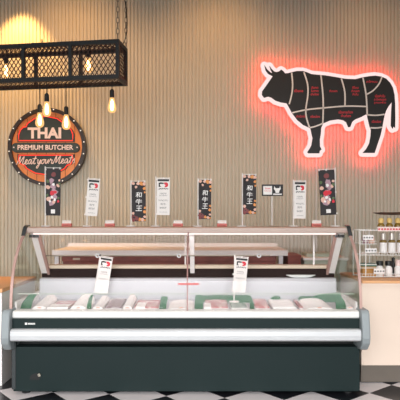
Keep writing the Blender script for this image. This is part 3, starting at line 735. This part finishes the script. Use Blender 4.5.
# ------------------------------------------------------------------ meat in the case
DZ = .5985
def box_pack(px0, px1, py_top, m, label, kind='meat', Y0=3.85, Y1=4.14, name='meat_pack', sheet=None, group='packed meat in the case'):
    x0, x1 = PX(px0, Y0), PX(px1, Y0); zt = PZ(py_top, Y1 - .02)
    t = thing(name, ((x0+x1)/2, (Y0+Y1)/2, DZ), label, 'meat pack', group)
    x0 += .003; x1 -= .003
    mb = MB()                                                # tray with sloping sides
    w = (x1-x0)
    mb.prism([(x0+.012, DZ), (x1-.012, DZ), (x1, DZ+.010), (x0, DZ+.010)], lambda u, v, d: (u, d, v), Y0, Y1)
    mb.build('tray', M['foam'], t, bevel=.003)
    mb = MB(); nx, ny = 8, 8; top = []; bot = []             # lumpy slab of meat
    for i in range(nx+1):
        for j in range(ny+1):
            fx, fy = i/nx, j/ny
            e = min(fx, 1-fx, fy, 1-fy)*4; e = min(1, e)
            z = DZ+.010 + (zt-DZ-.012)*(.75+.25*math.sqrt(e)) * (.38+.62*fy) * (1 + .10*math.sin(fx*9+px0)*math.cos(fy*7))
            X_ = x0+.006+(w-.012)*fx; Y_ = Y0+.006+(Y1-Y0-.012)*fy
            top.append(mb.bm.verts.new((X_, Y_, z))); bot.append(mb.bm.verts.new((X_, Y_, DZ+.009)))
    ii = lambda i, j: i*(ny+1)+j
    for i in range(nx):
        for j in range(ny):
            mb.bm.faces.new([top[ii(i,j)], top[ii(i+1,j)], top[ii(i+1,j+1)], top[ii(i,j+1)]]); mb.bm.faces.new([bot[ii(i,j)], bot[ii(i,j+1)], bot[ii(i+1,j+1)], bot[ii(i+1,j)]])
    for i in range(nx):
        for j in (0, ny): mb.bm.faces.new([top[ii(i,j)], top[ii(i+1,j)], bot[ii(i+1,j)], bot[ii(i,j)]])
        for j in (0, ny): mb.bm.faces.new([top[ii(j,i)], top[ii(j,i+1)], bot[ii(j,i+1)], bot[ii(j,i)]])
    mb.build('meat' if kind == 'meat' else 'contents', m, t, smooth=True)
    if sheet:                                                # white label lying on the front of the pack
        a, b_, f1 = sheet; mb = MB()
        sl = lambda f: DZ+.013+(zt-DZ-.012)*(.38+.62*f)*1.08
        q = [(0, DZ+.006), (0, sl(0)), (f1, sl(f1))]
        va = [[mb.bm.verts.new((x_, Y0 - .004 + f*(Y1-Y0) + (.002 if k_ else 0), z - (.002 if k_ else 0))) for f, z in q] for x_ in (PX(a, Y0), PX(b_, Y0)) for k_ in (0, 1)]
        for i in (0, 1):
            for k_ in (0, 1): mb.bm.faces.new([va[k_][i], va[2+k_][i], va[2+k_][i+1], va[k_][i+1]])
            for e_ in (0, 2): mb.bm.faces.new([va[e_][i], va[e_][i+1], va[e_+1][i+1], va[e_+1][i]])
        for i in (0, 2): mb.bm.faces.new([va[0][i], va[2][i], va[3][i], va[1][i]])
        mb.build('paper_label', M['paper'], t)
    return t
def roll(px0, px1, py_top, label, Y0=3.85, Y1=4.16, m='paper'):
    x0, x1 = PX(px0, Y0), PX(px1, Y0); zt = PZ(py_top, Y1-.02)
    t = thing('paper_parcel', ((x0+x1)/2, (Y0+Y1)/2, DZ), label, 'parcel', 'white paper parcels in the case')
    n = 14; poly = [(x0+(x1-x0)*i/n + .004*math.sin(i*2.1), DZ + (zt-DZ)*min(1, 1.15*math.sin(PI*(i+.35)/(n+.7))**.55)) for i in range(n+1)]
    poly = [(x0, DZ)] + poly + [(x1, DZ)]
    MB().prism(poly, lambda u, v, d: (u, d, DZ+(v-DZ)*(.42+.58*(d-Y0)/(Y1-Y0))), Y0, Y1).build('paper_wrap', M[m], t, bevel=.004)
    mb = MB(); mb.box((x0+x1)/2-.012, (x0+x1)/2+.014, Y0-.0025, Y0+.001, DZ+.012, DZ+.020); mb.build('tape', M['ink_pink'], t)
    return t
def leaf(poly, Y, label, lean=.10):
    """green plastic leaf divider standing between the packs: front outline in pixels, lower edge on the deck"""
    P = [(PX(a, Y), max(PZ(b_, Y), DZ)) for a, b_ in poly]
    x0, x1 = min(p[0] for p in P), max(p[0] for p in P)
    mb = MB(); mb.prism(P, lambda u, v, d: (u, Y - d + lean*(v-DZ) + .003*math.sin((u-x0)*40), v), 0, .003)
    o = mb.build('leaf_divider', M['leaf'], origin=((x0+x1)/2, Y, DZ))
    return tag(o, label, 'leaf divider', 'green leaf dividers between the meat')
B_ = 320
leaf([(20.5, B_), (20.5, 308), (22, 303), (25, 299), (28, 295), (33, 294), (37, 294), (33, 300), (31.5, 306), (31, B_)], 3.90, 'wide green leaf leaning at the left end of the case')
leaf([(86.6, B_), (87, 305), (88.5, 299), (90, 295.5), (93, 295), (91.6, 301), (91.2, B_)], 3.88, 'narrow green leaf left of the hanging white flag')
leaf([(131, B_), (132, 302), (134, 297), (138, 296.5), (136, 300), (134.5, B_)], 4.17, 'small green leaf tip behind the square-labelled meat pack')
leaf([(159.5, B_), (160, 304), (161.2, 296.3), (166.6, 296.6), (168, 298), (166.4, 304), (166, B_)], 3.88, 'green leaf left of the joint between the front panes')
leaf([(194.6, B_), (195, 297), (196, 295.2), (202, 295), (203.2, 297), (203, B_)], 3.86, 'broad upright green leaf just right of the glass joint')
leaf([(203, B_), (203, 296), (215, 295), (232, 295.4), (249, 295.2), (251, 297), (251, B_)], 4.18, 'long green leaf along the back behind the standing white flag')
leaf([(249.8, B_), (250, 299), (248, 297), (250.5, 296), (252.5, 299), (254, 304), (254, B_)], 3.87, 'green leaf right of the clear icy pack')
leaf([(270, B_), (271, 298), (275, 295.5), (280, 296.5), (282, B_)], 4.17, 'short green leaf behind the large frosty white pack')
leaf([(298, B_), (298.6, 297.5), (301, 296), (311, 296), (313, B_)], 4.17, 'green leaf strip behind the slim red-pink meat pack')
leaf([(312, B_), (312.4, 296.5), (322, 293.6), (341, 292.4), (341, B_)], 4.20, 'long green leaf at the back of the right end of the case')
leaf([(336, B_), (335.5, 299), (334, 294), (338, 293.5), (341, 296), (344.6, 301), (346, 306), (345.6, B_)], 3.87, 'big green leaf sloping down at the right end of the case')
roll(32, 46.5, 295, 'tall white paper parcel beside the leftmost green leaf')
box_pack(47, 69, 300, M['meat_pink'], 'pale pink meat pack between the two leftmost white parcels', sheet=(47.5, 68, .4))
roll(70, 86.5, 294, 'white paper parcel left of the narrow second green leaf')
roll(92.5, 103, 296, 'white paper parcel under the left hanging white flag')
box_pack(103.5, 122, 297, M['meat_grey'], 'greyish red layered meat pack right of the left hanging flag')
roll(122.5, 132, 294.5, 'narrow white paper parcel right of the greyish red meat pack')
box_pack(132.5, 159.5, 299, M['meat_pink'], 'pink marbled meat pack with square white label at the front', sheet=(136, 145, .5))
roll(168, 194, 300, 'wide white wrapped parcel under the joint of the front panes')
box_pack(204, 229.5, 298.5, M['meat_pink'], 'pink marbled meat pack left of the standing white flag in the case', sheet=(204, 211, .4))
box_pack(230, 249.5, 302.5, M['clear_pack'], 'clear icy pack under the standing white flag', kind='ice', Y1=4.12)
box_pack(254.5, 271, 297.5, M['meat_pink'], 'narrow pink meat pack between green leaf and large frosty pack')
box_pack(272, 298, 298.5, M['foam'], 'large frosty white pack right of the narrow pink meat pack', kind='ice')
box_pack(298.5, 304.5, 298.5, M['meat_red'], 'slim red-pink meat pack left of the big white label')
roll(305, 334, 298.5, 'broad white wrapped parcel left of the big right-hand green leaf')
roll(346.6, 353.6, 298, 'small white parcel at the far right end of the case', Y1=4.10)
# flags in the case
gi = 'white banner flags inside the case'
flag_stand(234, 234.2, 254.8, 235.4, 248.4, 257, 291.5, 'japan', 'white banner flag standing inside the case right of the glass joint', tilt=R(-5.5), Y=4.155, basez=PZ(302, 4.155), group=gi, ptilt=.006)
# hanging flag on the rail
Yh = RY-.012
hf = thing('hanging_flag', (PX(104, Yh), Yh, PZ(292, Yh)), 'tilted white banner flag hanging from the rail inside the case', 'flag', gi)
w, h = 12.6/F*Yh, 36/F*Yh
mp = flag_map(PX(100.5, Yh), PZ(256.5, Yh), Yh-.006, R(-9), .004, w)
cl = cloth(mp, w, h).build('cloth', M['flag_white'], hf)
print_japan(cl, mp, w, h)
a, b = Vector(mp(-.004, .006, 0)), Vector(mp(w+.004, .006, 0)); MB().tube([a, b], .0028, 6).build('crossbar', M['flag_white'], hf)
q = Vector(mp(-.004, .006, 0)); q2 = Vector(mp(-.004, -h, 0)); MB().tube([q, q2], .003, 6).build('pole', M['flag_white'], hf)
MB().box(q.x-.006, q.x+.006, q.y-.003, RY-.0055, q.z-.004, RZ+.010).build('clip', M['ink'], hf)

# ------------------------------------------------------------------ rack on the right counter
CZ = .785; RYf, RYb = 4.22, 4.40
rk = thing('wire_rack', (1.6, 4.31, CZ), 'white wire display rack on the cream counter right of the case', 'rack')
def X4(px, Y=RYf): return PX(px, Y)
def Z4(py, Y=RYf): return PZ(py, Y)
xl, xr = X4(359.8), 1.95; zs = (Z4(230.3), Z4(243.5), Z4(255), CZ+.030)
fm = MB()
for x in (xl, X4(376.8), xr):
    for y in (RYf, RYb):
        if x == xl or x == xr or y == RYb: fm.tube([(x, y, CZ), (x, y, zs[0])], .0042, 6)
for z in (zs[0],):
    fm.tube([(xl, RYf, z), (xr, RYf, z), (xr, RYb, z), (xl, RYb, z)], .004, 6, closed=True)
fm.build('wire_frame', M['rack'], rk)
def wire_shelf(z, x0=xl, x1=xr):
    mb = MB(); mb.tube([(x0, RYf, z), (x1, RYf, z), (x1, RYb, z), (x0, RYb, z)], .0035, 6, closed=True)
    n = int((x1-x0)/.022)
    for i in range(1, n): mb.tube([(x0+(x1-x0)*i/n, RYf, z-.003), (x0+(x1-x0)*i/n, RYb, z-.003)], .0022, 5)
    mb.tube([(x0, RYf, z+.022), (x1, RYf, z+.022)], .0022, 5)
    for i in range(0, n, 1): mb.tube([(x0+(x1-x0)*i/n, RYf, z-.002), (x0+(x1-x0)*i/n, RYf, z+.022)], .0016, 4)
    return mb
xm = X4(376.8)
wire_shelf(zs[0], xm).build('shelf', M['rack'], rk)
wire_shelf(Z4(244), xl, xm).build('shelf', M['rack'], rk)
wire_shelf(zs[2]).build('shelf', M['rack'], rk)
wire_shelf(CZ+.012).build('shelf', M['rack'], rk)
for i in range(6): MB().tube([(X4(362.5+i*2.6), RYb, Z4(230.3)), (X4(362.5+i*2.6), RYb, Z4(244))], .0022, 5).build('back_wire', M['rack'], rk)
MB().tube([(X4(365.6), RYf-.004, Z4(240)), (X4(365.6), RYf-.004, CZ+.02)], .004, 6).build('front_post', M['rack'], rk)
for zz in (264.5, 268): MB().tube([(X4(360), RYf, Z4(zz)), (xm, RYf, Z4(zz))], .003, 6).build('guard_wire', M['rack'], rk)
MB().tube([(1.665, RYb, CZ), (1.665, RYb, Z4(215, RYb))], .007, 8).build('tray_post', M['rack'], rk)
for a, b, p0, p1, m in ((362.6, 373, 235, 239.8, 'label_white'), (364.6, 376.2, 248.3, 252.6, 'label_white'), (373.4, 384.2, 268.6, 273.4, 'label_white'), (377.2, 412, 226.8, 231.2, 'strip')):
    pl = MB().box(X4(a), X4(b), RYf-.012, RYf-.006, Z4(p1), Z4(p0)).build('price_tag', M[m], rk)
    mb = MB(); zc = (Z4(p0)+Z4(p1))/2
    nn = 12 if m == 'strip' else 4
    for i in range(nn):
        aa = a + (b-a)*(i+.2)/nn; mb.box(X4(aa), X4(aa+(b-a)/nn*.62), RYf-.0132, RYf-.0118, zc-.007, zc+.005)
    mb.build('print', M['ink_red' if m == 'strip' else 'ink_grey'], pl)
# bottles
def proto(name, label, cat, group, x, y, z, parts):
    t = thing(name, (x, y, z), label, cat, group)
    for nm, prof, m in parts: MB().lathe(prof, (x, y, z), 18).build(nm, M[m], t, smooth=False)
    return t
Yb = 4.27
z1 = zs[0]+.0035-.003
oil = proto('oil_bottle', 'small gold-capped oil bottle on the top shelf, left end', 'bottle', 'gold-capped bottles on the top shelf', PX(381, Yb), Yb, zs[0]+.0005,
    [('body', [(.026, 0), (.028, .004), (.028, .040), (.020, .052), (.014, .056), (.014, .062)], 'olive'), ('cap', [(.012, .054), (.020, .060), (.022, .078), (.015, .096), (.004, .099)], 'gold')])
for i, lab in ((1, 'small gold-capped oil bottle on the top shelf, second from its left end'), (2, 'small gold-capped oil bottle on the top shelf, third from its left end')):
    copy_tree(oil, (PX(381+8.4*i, Yb), Yb, zs[0]+.0005), lab)
z2 = zs[2]+.0005; hb = .176
wl = proto('sauce_bottle', 'silver-capped bottle with white label on the middle shelf, left end', 'bottle', 'silver-capped bottles on the middle shelf', PX(383.2, Yb), Yb, z2,
    [('glass_body', [(.026, 0), (.028, .004), (.028, .104), (.026, .112), (.020, .116), (.020, .122)], 'amberglass'), ('label_wrap', [(.0286, .010), (.0288, .012), (.0288, .094), (.0286, .096)], 'label_white'), ('cap', [(.021, .118), (.022, .122), (.021, .170), (.018, .174)], 'silver')])
for i, lab in ((1, 'silver-capped bottle with white label on the middle shelf, second from left'), (2, 'silver-capped bottle with white label cut by the right picture edge')):
    copy_tree(wl, (PX(383.2+8.6*i, Yb), Yb, z2), lab)
z3 = CZ+.0125
jr = proto('spice_jar', 'black-capped jar behind the white price tag on the bottom shelf', 'jar', 'capped jars on the bottom shelf', PX(379.6, Yb), Yb, z3,
    [('glass_body', [(.026, 0), (.028, .004), (.028, .066), (.020, .078), (.020, .086)], 'label_white'), ('cap', [(.026, .084), (.027, .086), (.027, .118), (.025, .121)], 'blackcap')])
copy_tree(jr, (PX(388.6, Yb), Yb, z3), 'black-capped jar on the bottom shelf, second from its left end')
proto('spice_jar', 'white-capped jar on the bottom shelf at the right picture edge', 'jar', 'capped jars on the bottom shelf', PX(398, Yb), Yb, z3,
    [('glass_body', [(.026, 0), (.028, .004), (.028, .066), (.020, .078), (.020, .086)], 'label_white'), ('cap', [(.020, .084), (.021, .086), (.019, .128), (.017, .130)], 'strip')])
proto('pepper_mill', 'slim black bottle between two jars on the bottom shelf', 'bottle', None, PX(393.2, 4.33), 4.33, z3,
    [('body', [(.014, 0), (.015, .004), (.015, .09), (.011, .11), (.011, .125)], 'blackcap'), ('cap', [(.009, .124), (.013, .127), (.012, .140), (.006, .145)], 'blackcap')])
wb = thing('wooden_box', (PX(368.5, 4.34), 4.34, z3), 'amber wooden box on the bottom left of the wire rack', 'box')
MB().box(PX(361.5, 4.30), PX(375.5, 4.30), 4.27, 4.385, z3, z3+.075).build('body', M['amber_wood'], wb, bevel=.003)
MB().box(PX(361.5, 4.30), PX(375.5, 4.30), 4.27, 4.385, z3+.075, z3+.098).build('lid', M['teal'], wb, bevel=.003)
for (p0, p1, zz, lab, m) in ((362.5, 368.5, Z4(244)+.0005, 'small lavender packet on the left shelf under the top tag', 'lav'), (369, 374.5, Z4(244)+.0005, 'small pink packet right of the lavender packet', 'ink_pink')):
    pk = thing('spice_packet', (PX((p0+p1)/2, 4.3), 4.31, zz), lab, 'packet')
    MB().box(PX(p0, 4.3), PX(p1, 4.3), 4.29, 4.33, zz, zz+.045).build('pouch', M[m], pk, bevel=.006)
    MB().box(PX(p0, 4.3), PX(p1, 4.3), 4.306, 4.314, zz+.0455, zz+.055).build('seal', M[m], pk)
ty = MB().lathe([(.10, 0), (.19, .004), (.245, .016), (.25, .021), (.242, .022), (.18, .010), (.02, .008)], (1.69, RYb, Z4(215.2, RYb)+.001), 36)
tag(ty.build('serving_tray', M['tray'], origin=(1.69, RYb, Z4(215, RYb)), smooth=False), 'dark wooden round tray on a post above the gold-capped bottles', 'tray')

# ------------------------------------------------------------------ light
def area(name, loc, rot, sx, sy, e, col, spread=180):
    l = bpy.data.lights.new(name, 'AREA'); l.shape = 'RECTANGLE'; l.size = sx; l.size_y = sy; l.energy = e; l.color = col; l.spread = R(spread)
    o = bpy.data.objects.new(name, l); C.objects.link(o); o.location = loc; o.rotation_euler = rot; return o
def spot(name, loc, target, e, col, size, blend, rad=.03):
    l = bpy.data.lights.new(name, 'SPOT'); l.energy = e; l.color = col; l.spot_size = R(size); l.spot_blend = blend; l.shadow_soft_size = rad
    o = bpy.data.objects.new(name, l); C.objects.link(o); o.location = loc
    o.rotation_euler = (Vector(target)-Vector(loc)).to_track_quat('-Z', 'Y').to_euler(); return o
area('front_key_light', (-.6, -1.6, 1.7), (R(63), 0, R(-2)), 6.5, 2.4, 128, (.97, .99, 1), 88)  # added key light behind the camera, tilted down to keep the upper wall dim
area('case_led', (-.1, 4.14, 1.128), (R(-14), 0, 0), 2.3, .03, 2.8, (1, .92, .92))
spot('wall_downlight', (PX(16, 5.7), 5.66, 3.93), (PX(20, 6), 5.86, 2.3), 150, (1, .52, .15), 70, .5)
for x, e in ((-3, 66), (-1.4, 66), (.2, 46), (1.8, 20), (3.4, 10)): spot('ceiling_lamp', (x, 4.9, 3.9), (x, 5.95, 2.6), e, (1, .50, .17), 110, .9, .12)
for x in (-2, 0, 2): spot('ceiling_lamp', (x, 2.6, 3.9), (x, 3.4, .0), 50, (1, .96, .92), 80, .8, .12)
wd = bpy.data.worlds.new('World'); SC.world = wd; wd.use_nodes = True
bgn = wd.node_tree.nodes['Background']; bgn.inputs['Color'].default_value = (1, .96, .93, 1); bgn.inputs['Strength'].default_value = .34

# ------------------------------------------------------------------ camera and view
cam = bpy.data.cameras.new('Camera'); co = bpy.data.objects.new('Camera', cam); C.objects.link(co)
co.location = (0, 0, EYE); co.rotation_euler = (R(90), 0, 0)
cam.sensor_width = 36; cam.sensor_fit = 'HORIZONTAL'; cam.lens = F/400*36; cam.shift_y = (HY-200)/400
cam.clip_end = 60
SC.camera = co
SC.view_settings.view_transform = 'Standard'; SC.view_settings.look = 'None'; SC.view_settings.gamma = 1.0; SC.view_settings.use_curve_mapping = False
SC.view_settings.exposure = 0.10
SC.cycles.transparent_max_bounces = 24
SC.cycles.max_bounces = 10
